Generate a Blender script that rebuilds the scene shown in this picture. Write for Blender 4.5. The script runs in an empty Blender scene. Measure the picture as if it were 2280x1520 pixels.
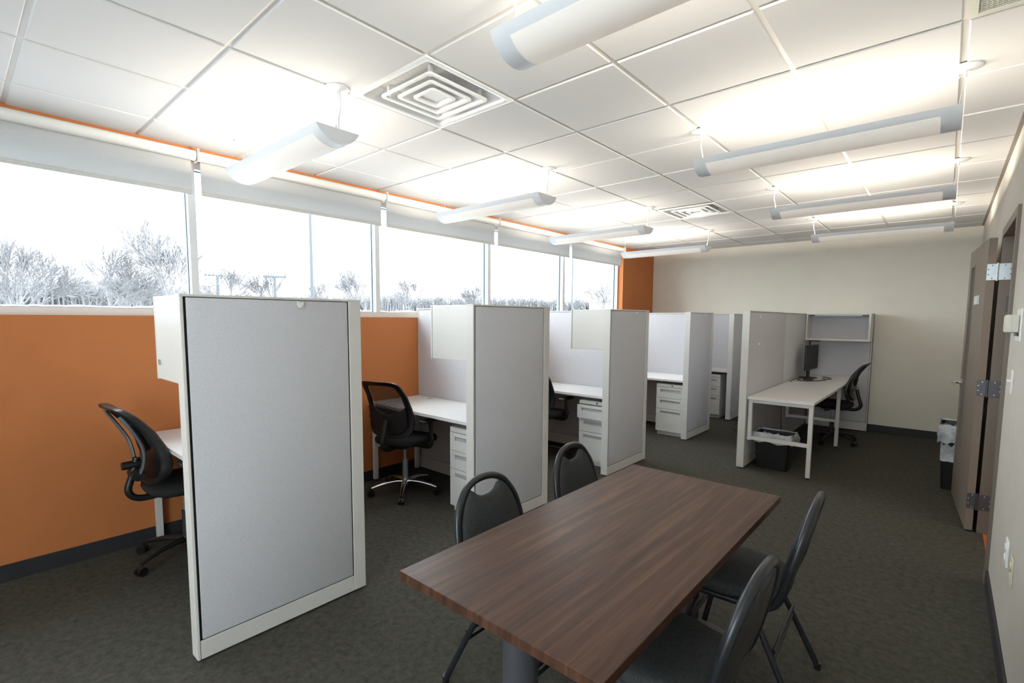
import bpy, bmesh, math, random
from mathutils import Vector, Matrix, Quaternion
PI = math.pi
random.seed(7)
COL = bpy.context.scene.collection
SC = bpy.context.scene

# ------------------------------------------------------------------ materials
def srgb(r, g, b):
    f = lambda c: (c / 255 / 12.92) if c / 255 <= .04045 else ((c / 255 + .055) / 1.055) ** 2.4
    return (f(r), f(g), f(b), 1)

def mat(name, col, rough=.5, metal=0, noise=0, scale=40, bump=0, bscale=200, spec=.5, coat=0, sheen=0, stretch=None):
    m = bpy.data.materials.new(name); m.use_nodes = True
    nt = m.node_tree; N = nt.nodes; L = nt.links; b = N['Principled BSDF']
    b.inputs['Base Color'].default_value = col; b.inputs['Roughness'].default_value = rough
    b.inputs['Metallic'].default_value = metal; b.inputs['Specular IOR Level'].default_value = spec
    b.inputs['Coat Weight'].default_value = coat; b.inputs['Sheen Weight'].default_value = sheen
    tc = N.new('ShaderNodeTexCoord'); mp = N.new('ShaderNodeMapping'); L.new(tc.outputs['Object'], mp.inputs[0])
    if stretch: mp.inputs['Scale'].default_value = stretch
    if noise:
        n = N.new('ShaderNodeTexNoise'); n.inputs['Scale'].default_value = scale; n.inputs['Detail'].default_value = 5
        L.new(mp.outputs[0], n.inputs['Vector'])
        cr = N.new('ShaderNodeValToRGB'); L.new(n.outputs['Fac'], cr.inputs[0])
        cr.color_ramp.elements[0].position = .3; cr.color_ramp.elements[1].position = .7
        cr.color_ramp.elements[0].color = (*[c * (1 - noise) for c in col[:3]], 1)
        cr.color_ramp.elements[1].color = (*[min(1, c * (1 + noise)) for c in col[:3]], 1)
        L.new(cr.outputs[0], b.inputs['Base Color'])
    if bump:
        n2 = N.new('ShaderNodeTexNoise'); n2.inputs['Scale'].default_value = bscale; n2.inputs['Detail'].default_value = 3
        L.new(mp.outputs[0], n2.inputs['Vector'])
        bp = N.new('ShaderNodeBump'); bp.inputs['Strength'].default_value = bump; bp.inputs['Distance'].default_value = .002
        L.new(n2.outputs['Fac'], bp.inputs['Height']); L.new(bp.outputs[0], b.inputs['Normal'])
    return m

def emis(name, col, s):
    m = bpy.data.materials.new(name); m.use_nodes = True
    nt = m.node_tree; nt.nodes.clear()
    e = nt.nodes.new('ShaderNodeEmission'); e.inputs[0].default_value = col; e.inputs[1].default_value = s
    o = nt.nodes.new('ShaderNodeOutputMaterial'); nt.links.new(e.outputs[0], o.inputs[0]); return m

M = {}
M['tile'] = mat('ceiling_tile', (.68, .685, .69, 1), .95, noise=.015, scale=300, bump=.25, bscale=500)
M['grid'] = mat('ceiling_grid', (.68, .66, .63, 1), .5, noise=.02, scale=10)
M['angle'] = mat('shaded_wall_angle', (.28, .25, .22, 1), .6, noise=.05)  # perimeter angle, its colour darkened to carry the shadow line at the ceiling edge
M['orange'] = mat('orange_paint', (.52, .175, .05, 1), .75, noise=.03, scale=6, bump=.3, bscale=400)
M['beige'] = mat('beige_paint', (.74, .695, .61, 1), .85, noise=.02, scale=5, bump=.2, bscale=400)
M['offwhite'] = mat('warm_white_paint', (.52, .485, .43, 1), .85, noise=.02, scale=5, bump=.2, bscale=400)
M['base'] = mat('charcoal_vinyl', (.022, .022, .026, 1), .6, noise=.1, scale=8)
M['alu'] = mat('white_window_frame', (.72, .74, .74, 1), .4, noise=.02)
M['gasket'] = mat('dark_gasket', (.03, .10, .12, 1), .5, noise=.1)
M['shade'] = mat('shade_cloth', (.60, .60, .60, 1), .9, noise=.03, scale=60, bump=.2, bscale=900)
def translucent(m, f):
    nt = m.node_tree; N = nt.nodes; L = nt.links; b = N['Principled BSDF']
    t = N.new('ShaderNodeBsdfTranslucent'); t.inputs[0].default_value = (.75, .76, .76, 1)
    mx = N.new('ShaderNodeMixShader'); mx.inputs[0].default_value = f
    L.new(b.outputs[0], mx.inputs[1]); L.new(t.outputs[0], mx.inputs[2]); L.new(mx.outputs[0], N['Material Output'].inputs[0])
translucent(M['shade'], .30)
M['cloth_hem'] = mat('shade_hem', (.62, .61, .58, 1), .8, noise=.03)
M['roller'] = mat('roller_tube', (.70, .71, .69, 1), .45, noise=.02)
M['trim'] = mat('offwhite_trim', (.66, .645, .61, 1), .4, noise=.015)
M['fabric'] = mat('grey_panel_fabric', (.59, .59, .62, 1), .95, noise=.09, scale=260, bump=.6, bscale=700, sheen=.15)
M['lam'] = mat('white_laminate', (.74, .73, .72, 1), .35, noise=.01)
M['lamedge'] = mat('white_edge_band', (.66, .67, .68, 1), .4, noise=.01)
M['filemetal'] = mat('file_cabinet_paint', (.68, .68, .65, 1), .4, noise=.015)
M['recess'] = mat('recess_grey', (.42, .44, .45, 1), .5, noise=.03)
M['dark'] = mat('dark_gap', (.012, .012, .012, 1), .8, noise=.1)
M['blackpl'] = mat('black_plastic', (.011, .011, .012, 1), .38, noise=.2, scale=60, bump=.1)
M['blackpl2'] = mat('charcoal_plastic', (.03, .032, .036, 1), .45, noise=.15, scale=60, bump=.1)
M['silverpl'] = mat('grey_plastic', (.14, .15, .16, 1), .4, noise=.1, scale=60)
M['blackfab'] = mat('black_fabric', (.010, .010, .011, 1), .9, noise=.3, scale=300, bump=.5)
M['chrome'] = mat('chrome', (.8, .8, .82, 1), .12, metal=1, noise=.02)
M['steel'] = mat('brushed_steel', (.50, .55, .58, 1), .35, metal=.8, noise=.05)
M['bronze'] = mat('dark_steel', (.10, .10, .11, 1), .4, metal=.7, noise=.05)
M['tube'] = mat('black_tube', (.016, .018, .022, 1), .32, noise=.1)
M['chairfab'] = mat('charcoal_upholstery', (.026, .029, .030, 1), .8, noise=.35, scale=120, bump=.7, bscale=300)
M['chairback'] = mat('grey_back_shell', (.030, .028, .028, 1), .7, noise=.15, scale=200)
M['column'] = mat('graphite_powder_coat', (.05, .052, .06, 1), .5, noise=.1)
M['doorp'] = mat('taupe_door_paint', (.215, .175, .14, 1), .5, noise=.03, scale=5)
M['framep'] = mat('taupe_frame_paint', (.15, .125, .10, 1), .45, noise=.03, scale=5)
M['device'] = mat('ivory_device', (.62, .60, .52, 1), .45, noise=.02)
M['plate'] = mat('white_plate', (.78, .78, .76, 1), .35, noise=.01)
M['ivory'] = mat('ivory_plate', (.60, .58, .42, 1), .4, noise=.02)
M['screen'] = mat('monitor_screen', (.008, .008, .009, 1), .55, noise=.1)
M['lot'] = mat('snow_dusted_lot', (.34, .35, .36, 1), .95, noise=.3, scale=.4)
M['snow'] = mat('snow', (.86, .88, .90, 1), .9, noise=.03, scale=2)
M['bark'] = mat('grey_bark', (.165, .16, .165, 1), .9, noise=.12, scale=3)
M['barkfar'] = mat('grey_brush', (.20, .198, .204, 1), .9, noise=.08, scale=.3)
M['pole'] = mat('grey_pole', (.065, .075, .085, 1), .5, noise=.03)
M['bldg'] = mat('pale_siding', (.62, .60, .56, 1), .8, noise=.03)
M['fixture'] = mat('white_fixture', (.76, .78, .81, 1), .35, noise=.01)
M['diffuser'] = mat('diffuser_paint', (.80, .81, .81, 1), .35, noise=.01)
M['plenum'] = mat('galvanised', (.66, .66, .65, 1), .6, noise=.1)
M['hallfloor'] = mat('orange_hall_floor', (.50, .10, .012, 1), .8, noise=.1)
M['grille'] = mat('grille_paint', (.66, .66, .58, 1), .5, noise=.02)
M['paper'] = mat('sign_face', (.72, .72, .70, 1), .5, noise=.02)
M['glow'] = emis('lamp_glow', (1, .84, .62, 1), .5)

def carpet():
    m = mat('olive_grey_carpet', (.075, .071, .058, 1), .98, bump=1.0, bscale=350, spec=.2)
    nt = m.node_tree; N = nt.nodes; L = nt.links; b = N['Principled BSDF']
    tc = N.new('ShaderNodeTexCoord')
    vo = N.new('ShaderNodeTexVoronoi'); vo.inputs['Scale'].default_value = 60; L.new(tc.outputs['Object'], vo.inputs['Vector'])
    n1 = N.new('ShaderNodeTexNoise'); n1.inputs['Scale'].default_value = 28; n1.inputs['Detail'].default_value = 6; n1.inputs['Roughness'].default_value = .75
    n2 = N.new('ShaderNodeTexNoise'); n2.inputs['Scale'].default_value = 1.3; n2.inputs['Detail'].default_value = 3
    L.new(tc.outputs['Object'], n1.inputs['Vector']); L.new(tc.outputs['Object'], n2.inputs['Vector'])
    cr = N.new('ShaderNodeValToRGB'); L.new(n1.outputs['Fac'], cr.inputs[0])
    e = cr.color_ramp.elements; e[0].position = .32; e[0].color = (.043, .041, .033, 1); e[1].position = .68; e[1].color = (.092, .088, .072, 1)
    mx = N.new('ShaderNodeMix'); mx.data_type = 'RGBA'; mx.blend_type = 'MULTIPLY'; mx.inputs['Factor'].default_value = .3
    c2 = N.new('ShaderNodeValToRGB'); L.new(vo.outputs['Distance'], c2.inputs[0])
    c2.color_ramp.elements[0].color = (.7, .7, .7, 1); c2.color_ramp.elements[1].color = (1.2, 1.2, 1.2, 1)
    L.new(cr.outputs[0], mx.inputs[6]); L.new(c2.outputs[0], mx.inputs[7])
    mx2 = N.new('ShaderNodeMix'); mx2.data_type = 'RGBA'; mx2.blend_type = 'MULTIPLY'; mx2.inputs['Factor'].default_value = .35
    c3 = N.new('ShaderNodeValToRGB'); L.new(n2.outputs['Fac'], c3.inputs[0])
    c3.color_ramp.elements[0].color = (.8, .8, .8, 1); c3.color_ramp.elements[1].color = (1.15, 1.15, 1.15, 1)
    L.new(mx.outputs[2], mx2.inputs[6]); L.new(c3.outputs[0], mx2.inputs[7])
    L.new(mx2.outputs[2], b.inputs['Base Color'])
    return m
M['carpet'] = carpet()

def wood():
    m = mat('walnut_laminate', (.10, .05, .03, 1), .38, spec=.30)
    nt = m.node_tree; N = nt.nodes; L = nt.links; b = N['Principled BSDF']
    tc = N.new('ShaderNodeTexCoord'); mp = N.new('ShaderNodeMapping'); mp.inputs['Scale'].default_value = (22, .9, 1)
    L.new(tc.outputs['Object'], mp.inputs[0])
    n1 = N.new('ShaderNodeTexNoise'); n1.inputs['Scale'].default_value = 1.6; n1.inputs['Detail'].default_value = 7; n1.inputs['Roughness'].default_value = .62; n1.inputs['Distortion'].default_value = .6
    L.new(mp.outputs[0], n1.inputs['Vector'])
    mp2 = N.new('ShaderNodeMapping'); mp2.inputs['Scale'].default_value = (150, 5, 1); L.new(tc.outputs['Object'], mp2.inputs[0])
    n2 = N.new('ShaderNodeTexNoise'); n2.inputs['Scale'].default_value = 1.5; n2.inputs['Detail'].default_value = 4; L.new(mp2.outputs[0], n2.inputs['Vector'])
    cr = N.new('ShaderNodeValToRGB'); L.new(n1.outputs['Fac'], cr.inputs[0])
    e = cr.color_ramp.elements; e[0].position = .28; e[0].color = (.034, .014, .009, 1); e[1].position = .72; e[1].color = (.155, .074, .041, 1)
    k = e.new(.5); k.color = (.078, .035, .021, 1)
    mx = N.new('ShaderNodeMix'); mx.data_type = 'RGBA'; mx.blend_type = 'MULTIPLY'; mx.inputs['Factor'].default_value = .45
    c2 = N.new('ShaderNodeValToRGB'); L.new(n2.outputs['Fac'], c2.inputs[0])
    c2.color_ramp.elements[0].color = (.6, .6, .6, 1); c2.color_ramp.elements[0].position = .3; c2.color_ramp.elements[1].color = (1.2, 1.2, 1.2, 1)
    L.new(cr.outputs[0], mx.inputs[6]); L.new(c2.outputs[0], mx.inputs[7]); L.new(mx.outputs[2], b.inputs['Base Color'])
    return m
M['wood'] = wood()

def meshfab(name, col, hole):
    m = bpy.data.materials.new(name); m.use_nodes = True
    nt = m.node_tree; N = nt.nodes; L = nt.links; b = N['Principled BSDF']
    b.inputs['Base Color'].default_value = col; b.inputs['Roughness'].default_value = .7
    tc = N.new('ShaderNodeTexCoord'); w = N.new('ShaderNodeTexVoronoi'); w.inputs['Scale'].default_value = 330
    w.inputs['Randomness'].default_value = .15
    L.new(tc.outputs['Object'], w.inputs['Vector'])
    mt = N.new('ShaderNodeMath'); mt.operation = 'LESS_THAN'; mt.inputs[1].default_value = hole; L.new(w.outputs['Distance'], mt.inputs[0])
    t = N.new('ShaderNodeBsdfTransparent'); mx = N.new('ShaderNodeMixShader')
    L.new(mt.outputs[0], mx.inputs[0]); L.new(b.outputs[0], mx.inputs[1]); L.new(t.outputs[0], mx.inputs[2])
    L.new(mx.outputs[0], N['Material Output'].inputs[0])
    return m
M['mesh'] = meshfab('mesh_fabric', (.012, .012, .012, 1), .36)

def glass():
    m = bpy.data.materials.new('window_glass'); m.use_nodes = True
    nt = m.node_tree; N = nt.nodes; L = nt.links; N.clear()
    t = N.new('ShaderNodeBsdfTransparent'); t.inputs[0].default_value = (.94, .975, .985, 1)
    g = N.new('ShaderNodeBsdfGlossy'); g.inputs['Roughness'].default_value = .02
    f = N.new('ShaderNodeLayerWeight'); f.inputs[0].default_value = .06
    mx = N.new('ShaderNodeMixShader'); o = N.new('ShaderNodeOutputMaterial')
    L.new(f.outputs[0], mx.inputs[0]); L.new(t.outputs[0], mx.inputs[1]); L.new(g.outputs[0], mx.inputs[2]); L.new(mx.outputs[0], o.inputs[0])
    return m
M['glass'] = glass()

def liner():
    m = bpy.data.materials.new('clear_bag_plastic'); m.use_nodes = True
    nt = m.node_tree; N = nt.nodes; L = nt.links; b = N['Principled BSDF']
    b.inputs['Base Color'].default_value = (.62, .66, .68, 1); b.inputs['Roughness'].default_value = .25
    tc = N.new('ShaderNodeTexCoord'); n = N.new('ShaderNodeTexNoise'); n.inputs['Scale'].default_value = 14; n.inputs['Detail'].default_value = 4
    L.new(tc.outputs['Object'], n.inputs['Vector'])
    bp = N.new('ShaderNodeBump'); bp.inputs['Strength'].default_value = .8; bp.inputs['Distance'].default_value = .02
    L.new(n.outputs['Fac'], bp.inputs['Height']); L.new(bp.outputs[0], b.inputs['Normal'])
    t = N.new('ShaderNodeBsdfTransparent'); mx = N.new('ShaderNodeMixShader')
    cr = N.new('ShaderNodeValToRGB'); L.new(n.outputs['Fac'], cr.inputs[0])
    cr.color_ramp.elements[0].position = .35; cr.color_ramp.elements[0].color = (.55, .55, .55, 1); cr.color_ramp.elements[1].position = .65; cr.color_ramp.elements[1].color = (.95, .95, .95, 1)
    L.new(cr.outputs[0], mx.inputs[0]); L.new(t.outputs[0], mx.inputs[1]); L.new(b.outputs[0], mx.inputs[2])
    L.new(mx.outputs[0], N['Material Output'].inputs[0])
    return m
M['liner'] = liner()

def lens():
    m = bpy.data.materials.new('perforated_lens'); m.use_nodes = True
    nt = m.node_tree; N = nt.nodes; L = nt.links; b = N['Principled BSDF']
    b.inputs['Roughness'].default_value = .5
    tc = N.new('ShaderNodeTexCoord'); sp = N.new('ShaderNodeSeparateXYZ'); L.new(tc.outputs['Object'], sp.inputs[0])
    sn = []
    for ax in (0, 1):
        m1 = N.new('ShaderNodeMath'); m1.operation = 'MULTIPLY'; m1.inputs[1].default_value = 1050; L.new(sp.outputs[ax], m1.inputs[0])
        m2 = N.new('ShaderNodeMath'); m2.operation = 'SINE'; L.new(m1.outputs[0], m2.inputs[0]); sn.append(m2)
    pr = N.new('ShaderNodeMath'); pr.operation = 'MULTIPLY'; L.new(sn[0].outputs[0], pr.inputs[0]); L.new(sn[1].outputs[0], pr.inputs[1])
    cr = N.new('ShaderNodeValToRGB'); L.new(pr.outputs[0], cr.inputs[0])
    cr.color_ramp.elements[0].position = .2; cr.color_ramp.elements[0].color = (0, 0, 0, 1)
    cr.color_ramp.elements[1].position = .5; cr.color_ramp.elements[1].color = (1, 1, 1, 1)
    mx = N.new('ShaderNodeMix'); mx.data_type = 'RGBA'; L.new(cr.outputs[0], mx.inputs[0])
    mx.inputs[6].default_value = (.78, .78, .78, 1); mx.inputs[7].default_value = (.64, .63, .60, 1)
    L.new(mx.outputs[2], b.inputs['Base Color'])
    b.inputs['Emission Color'].default_value = (1, .86, .68, 1)
    mt = N.new('ShaderNodeMath'); mt.operation = 'MULTIPLY'; mt.inputs[1].default_value = LENS_E
    ad = N.new('ShaderNodeMath'); ad.operation = 'MULTIPLY_ADD'; ad.inputs[1].default_value = .4; ad.inputs[2].default_value = .6
    L.new(cr.outputs[0], ad.inputs[0]); L.new(ad.outputs[0], mt.inputs[0]); L.new(mt.outputs[0], b.inputs['Emission Strength'])
    return m
LENS_E = .13
M['lens'] = lens()

# ------------------------------------------------------------------ mesh helpers
class MB:
    def __init__(s): s.bm = bmesh.new()
    def box(s, x0, x1, y0, y1, z0, z1, bev=0):
        bm = s.bm
        vs = [bm.verts.new(p) for p in ((x0,y0,z0),(x1,y0,z0),(x1,y1,z0),(x0,y1,z0),(x0,y0,z1),(x1,y0,z1),(x1,y1,z1),(x0,y1,z1))]
        fs = [bm.faces.new([vs[i] for i in q]) for q in ((0,3,2,1),(4,5,6,7),(0,1,5,4),(1,2,6,5),(2,3,7,6),(3,0,4,7))]
        if bev:
            es = list({e for f in fs for e in f.edges})
            bmesh.ops.bevel(bm, geom=es, offset=bev, segments=2, affect='EDGES', profile=.5)
        return s
    def poly(s, pts):
        s.bm.faces.new([s.bm.verts.new(p) for p in pts]); return s
    def loft(s, rings, cap=True, closed=True):
        """rings: lists of equal-length point loops"""
        R = [[s.bm.verts.new(p) for p in r] for r in rings]; n = len(R[0])
        for a, b in zip(R, R[1:]):
            for i in range(n if closed else n - 1):
                s.bm.faces.new((a[i], a[(i+1) % n], b[(i+1) % n], b[i]))
        if cap and closed:
            s.bm.faces.new(list(reversed(R[0]))); s.bm.faces.new(R[-1])
        return s
    def prism(s, pts, axis, a, b):
        """2-D polygon pts extruded along axis between a and b"""
        def P(p, t): q = list(p); q.insert(axis, t); return q
        return s.loft([[P(p, a) for p in pts], [P(p, b) for p in pts]])
    def tube(s, pts, r, seg=8, closed=False, cap=True, flat=None):
        pts = [Vector(p) for p in pts]; n = len(pts)
        rs = r if isinstance(r, (list, tuple)) else [r] * n
        rings = []; up = None
        for i, p in enumerate(pts):
            if closed: t = pts[(i+1) % n] - pts[i-1]
            else: t = pts[min(i+1, n-1)] - pts[max(i-1, 0)]
            t.normalize()
            if up is None:
                up = Vector((0, 0, 1)) if abs(t.z) < .9 else Vector((0, 1, 0))
                if flat is not None: up = Vector(flat)
            if flat is not None: up = Vector(flat)
            x = t.cross(up)
            if x.length < 1e-5: x = t.orthogonal()
            x.normalize(); u = x.cross(t).normalized(); up = u if flat is None else up
            rr = rs[i]; ra, rb = rr if isinstance(rr, tuple) else (rr, rr)
            rings.append([s.bm.verts.new(p + x * math.cos(2*PI*k/seg) * ra + u * math.sin(2*PI*k/seg) * rb) for k in range(seg)])
        m = n if closed else n - 1
        for i in range(m):
            a, b = rings[i], rings[(i+1) % n]
            off = 0
            if closed and i == n - 1:
                off = min(range(seg), key=lambda o: sum((a[k].co - b[(k+o) % seg].co).length for k in range(seg)))
            for k in range(seg):
                s.bm.faces.new((a[k], a[(k+1) % seg], b[(k+1+off) % seg], b[(k+off) % seg]))
        if cap and not closed:
            s.bm.faces.new(list(reversed(rings[0]))); s.bm.faces.new(rings[-1])
        return s
    def cyl(s, p0, p1, r0, r1=None, seg=20):
        return s.tube([p0, p1], [r0, r0 if r1 is None else r1], seg)
    def ball(s, c, r, sx=1, sy=1, sz=1, seg=14):
        m = Matrix.Translation(c) @ Matrix.Diagonal((r*sx, r*sy, r*sz, 1))
        bmesh.ops.create_uvsphere(s.bm, u_segments=seg, v_segments=seg//2+2, radius=1, matrix=m); return s
    def xf(s, m): bmesh.ops.transform(s.bm, matrix=m, verts=s.bm.verts); return s
    def build(s, name, m, parent=None, loc=(0,0,0), rz=0, smooth=None):
        bmesh.ops.recalc_face_normals(s.bm, faces=s.bm.faces)
        me = bpy.data.meshes.new(name); s.bm.to_mesh(me); s.bm.free()
        if smooth is not None:
            me.polygons.foreach_set('use_smooth', [True] * len(me.polygons))
            me.set_sharp_from_angle(angle=math.radians(smooth))
        me.materials.append(M[m])
        o = bpy.data.objects.new(name, me); COL.objects.link(o)
        o.location = loc; o.rotation_euler = (0, 0, rz)
        if parent: o.parent = parent
        return o

def tag(o, label, cat, group=None, kind=None):
    o['label'] = label; o['category'] = cat
    if group: o['group'] = group
    if kind: o['kind'] = kind
    return o
def thing(name, label, cat, loc=(0,0,0), rz=0, group=None):
    o = bpy.data.objects.new(name, None); COL.objects.link(o); o.empty_display_size = .1
    o.location = loc; o.rotation_euler = (0, 0, rz)
    return tag(o, label, cat, group)
def struct(o): o['kind'] = 'structure'; return o
def dup(root, loc, rz=None, label=None):
    def cp(o, par):
        c = o.copy(); COL.objects.link(c)
        if par: c.parent = par
        for ch in o.children: cp(ch, c)
        return c
    r = cp(root, None); r.location = loc
    if rz is not None: r.rotation_euler = (0, 0, rz)
    if label: r['label'] = label
    return r
def smoothpath(pts, n=6, closed=False):
    P = [Vector(p) for p in pts]; out = []; N = len(P)
    rng = range(N) if closed else range(N - 1)
    for i in rng:
        if closed: p0, p1, p2, p3 = P[i-1], P[i], P[(i+1) % N], P[(i+2) % N]
        else: p0, p1, p2, p3 = P[max(i-1, 0)], P[i], P[i+1], P[min(i+2, N-1)]
        for k in range(n):
            t = k / n
            out.append(.5 * ((2*p1) + (-p0+p2)*t + (2*p0-5*p1+4*p2-p3)*t*t + (-p0+3*p1-3*p2+p3)*t**3))
    if not closed: out.append(P[-1])
    return out

# ------------------------------------------------------------------ dimensions
XL, XR, YB, YF, H = -1.61, 2.73, 7.03, -3.6, 2.738
T = .61

# ------------------------------------------------------------------ shell
struct(MB().box(XL-.2, XR+.02, YF-.1, YB+.1, -.1, 0).build('floor', 'carpet'))
# window wall: below, above, end pier
b = MB()
b.box(XL-.16, XL, YF, YB, 0, 1.56)
b.box(XL-.16, XL, YF, YB, 2.665, H+.12)
b.box(XL-.16, XL, 5.91, YB, 1.56, 2.665)
b.box(XL-.16, XL, YF, -3.376, 1.56, 2.665)
struct(b.build('wall_left', 'orange'))
struct(MB().box(XL-.16, XR+.16, YB, YB+.12, 0, H+.12).build('wall_back', 'beige'))
b = MB(); b.box(XL-.16, XR+.16, YF-.12, YF, 0, .35); b.box(XL-.16, XR+.16, YF-.12, YF, 2.62, H+.12)
b.box(XL-.16, .80, YF-.12, YF, .35, 2.62); b.box(2.65, XR+.16, YF-.12, YF, .35, 2.62)
struct(b.build('wall_front', 'beige'))
for k in range(1):  # unseen window added behind the camera to fill the room with light
    xa = .80 + 1.85*k; b = MB()
    b.box(xa, xa+.05, YF-.10, YF-.01, .35, 2.62); b.box(xa+1.80, xa+1.85, YF-.10, YF-.01, .35, 2.62)
    b.box(xa+.05, xa+1.80, YF-.10, YF-.01, .35, .40); b.box(xa+.05, xa+1.80, YF-.10, YF-.01, 2.57, 2.62)
    w = struct(b.build('window_%d' % (7+k), 'alu'))
    MB().box(xa+.05, xa+1.80, YF-.06, YF-.054, .40, 2.57).build('window_pane', 'glass', w)
D0, D1, DH = 2.50, 3.42, 2.155      # door opening
b = MB()
b.box(XR, XR+.13, YF, D0, 0, H+.12); b.box(XR, XR+.13, D1, YB, 0, H+.12); b.box(XR, XR+.13, D0, D1, DH, H+.12)
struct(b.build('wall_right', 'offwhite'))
# skirting
struct(MB().box(XL, XL+.012, YF, YB, 0, .10, .002).build('baseboard_left', 'base'))
struct(MB().box(XL+.012, XR-.012, YB-.012, YB, 0, .10, .002).build('baseboard_back', 'base'))
b = MB(); b.box(XR-.012, XR, YF, D0-.07, 0, .10, .002); b.box(XR-.012, XR, D1+.07, YB, 0, .10, .002)
struct(b.build('baseboard_right', 'base'))
# hallway beyond the door
struct(MB().box(XR+.02, XR+2.2, D0-1.4, D1+1.4, -.1, .004).build('floor_hallway', 'hallfloor'))
struct(MB().box(XR+2.2, XR+2.3, D0-1.4, D1+1.4, 0, 2.5).build('wall_hallway', 'beige'))
struct(MB().box(XR+.13, XR+2.3, D0-1.5, D0-1.4, 0, 2.5).box(XR+.13, XR+2.3, D1+1.4, D1+1.5, 0, 2.5).build('wall_hallway_ends', 'beige'))
struct(MB().box(XR+.13, XR+2.3, D0-1.5, D1+1.5, 2.5, 2.6).build('ceiling_hallway', 'tile'))

# ceiling: lay-in tiles with a stepped edge on an exposed grid
skip = {(0, 0), (0, 6), (4, 1)}
xs = [(-3, XL, -2*T)] + [(i, i*T, (i+1)*T) for i in range(-2, 4)] + [(4, 4*T, XR)]
b = MB()
for i, x0, x1 in xs:
    for j in range(-8, 12):
        y0, y1 = j*T, (j+1)*T
        if (i, j) in skip: continue
        y0c, y1c = max(y0, YF), min(y1, YB)
        if y1c - y0c < .05: continue
        g = .011
        xa, xb = (x0 + (g if i > -3 else 0)), (x1 - (g if i < 4 else 0))
        ya, yb = (y0c + g if y0c == y0 else y0c), (y1c - g if y1c == y1 else y1c)
        a = [(xa, ya), (xb, ya), (xb, yb), (xa, yb)]; c = .004
        a2 = [(xa+c, ya+c), (xb-c, ya+c), (xb-c, yb-c), (xa+c, yb-c)]
        b.loft([[(p[0], p[1], H+.03) for p in a], [(p[0], p[1], H+.004) for p in a], [(p[0], p[1], H) for p in a2]])
b.box(XL-.1, XR+.1, YF-.1, YB+.1, H+.13, H+.17)
struct(b.build('ceiling', 'tile'))
b = MB()
for i in range(-2, 5): b.box(i*T-.012, i*T+.012, YF, YB, H+.007, H+.03)
for j in range(-7, 12):
    b.box(XL, XR, j*T-.012, j*T+.012, H+.0072, H+.0298)
struct(b.build('trim_1', 'grid'))
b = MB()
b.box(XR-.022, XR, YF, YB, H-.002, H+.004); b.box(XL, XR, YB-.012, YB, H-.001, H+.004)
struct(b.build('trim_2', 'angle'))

# ------------------------------------------------------------------ windows and shades
MUL = [-3.376, -1.828, -.28, 1.27, 2.82, 4.36, 5.91]  # leading span is an out-of-view window, added for more daylight
FX = -1.70          # inner face of the window frame
zb, zt = 1.56, 2.665
for n in range(6):
    y0, y1 = MUL[n], MUL[n+1]
    b = MB()
    h = .024
    b.box(FX-.10, FX, y0, y0+h, zb, zt); b.box(FX-.10, FX, y1-h, y1, zb, zt)
    b.box(FX-.10, FX, y0+h, y1-h, zb, zb+.05); b.box(FX-.10, FX, y0+h, y1-h, zt-.05, zt)
    w = struct(b.build('window_%d' % (n+1), 'alu'))
    b = MB(); gx = FX-.062
    for s in (0, 1):
        xx = gx - .005 + s*.010
        for (ya, yb, za, zc) in ((y0+h, y0+h+.004, zb+.05, zt-.05), (y1-h-.004, y1-h, zb+.05, zt-.05), (y0+h, y1-h, zb+.05, zb+.053), (y0+h, y1-h, zt-.054, zt-.05)):
            b.box(xx-.004, xx+.004, ya, yb, za, zc)
    b.build('window_gasket', 'gasket', w)
    MB().box(gx-.003, gx+.003, y0+h, y1-h, zb+.05, zt-.05).build('window_pane', 'glass', w)
struct(MB().box(XL-.36, XL-.16, -3.4, 5.95, zb-.03, zb).build('trim_3', 'alu'))
# snow lying on the outer sill
b = MB(); rows = []
for k in range(260):
    y = -3.3 + k * 9.2 / 259
    hh = zb + .062 + .010*math.sin(k*.5)*random.random() + .008*random.random()
    rows.append([(FX-.11, y, zb), (FX-.11, y, hh-.008), (FX-.15, y, hh), (FX-.20, y, hh-.01), (FX-.24, y, zb)])
b.loft(rows)
tag(b.build('snow', 'snow', smooth=60), 'strip of lumpy snow lying along the outside window sill', 'snow', kind='stuff')

shade_lab = {0: 'white roller shade over the added, unseen window behind the camera',
             1: 'white roller shade, first in the row, cut off by the picture edge',
             2: 'white roller shade second along the windows, behind the nearest hanging light',
             3: 'white roller shade on the middle window, between two hanging lights',
             4: 'white roller shade on the narrow-looking fourth window pane',
             5: 'white roller shade at the end, beside the orange wall pier'}
for n in range(1, 6):
    y0, y1 = MUL[n]+.028, MUL[n+1]-.022
    if n == 5: y1 = 5.80
    t = thing('roller_shade', shade_lab[n], 'window shade', (XL+.052, (y0+y1)/2, 2.671), 0, 'roller shades along the window wall')
    L2 = (y1-y0)/2
    MB().cyl((0, -L2-.018, 0), (0, L2+.012 if n < 5 else L2, 0), .035, seg=28).build('roller_tube', 'roller', t, smooth=40)
    b = MB(); zl = -.248
    b.box(-.036, -.033, -L2+.004, L2-.004, zl, .005)
    b.build('shade_cloth', 'shade', t)
    MB().box(-.041, -.027, -L2+.004, L2-.004, zl-.012, zl+.016, .003).build('hem_bar', 'cloth_hem', t)
    for s in (-1, 1):
        b = MB(); yb_ = s*(L2+.021); b.box(-.052, .037, yb_-.0025, yb_+.0025, -.037, .045, .001)
        b.build('bracket', 'trim', t)

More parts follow.
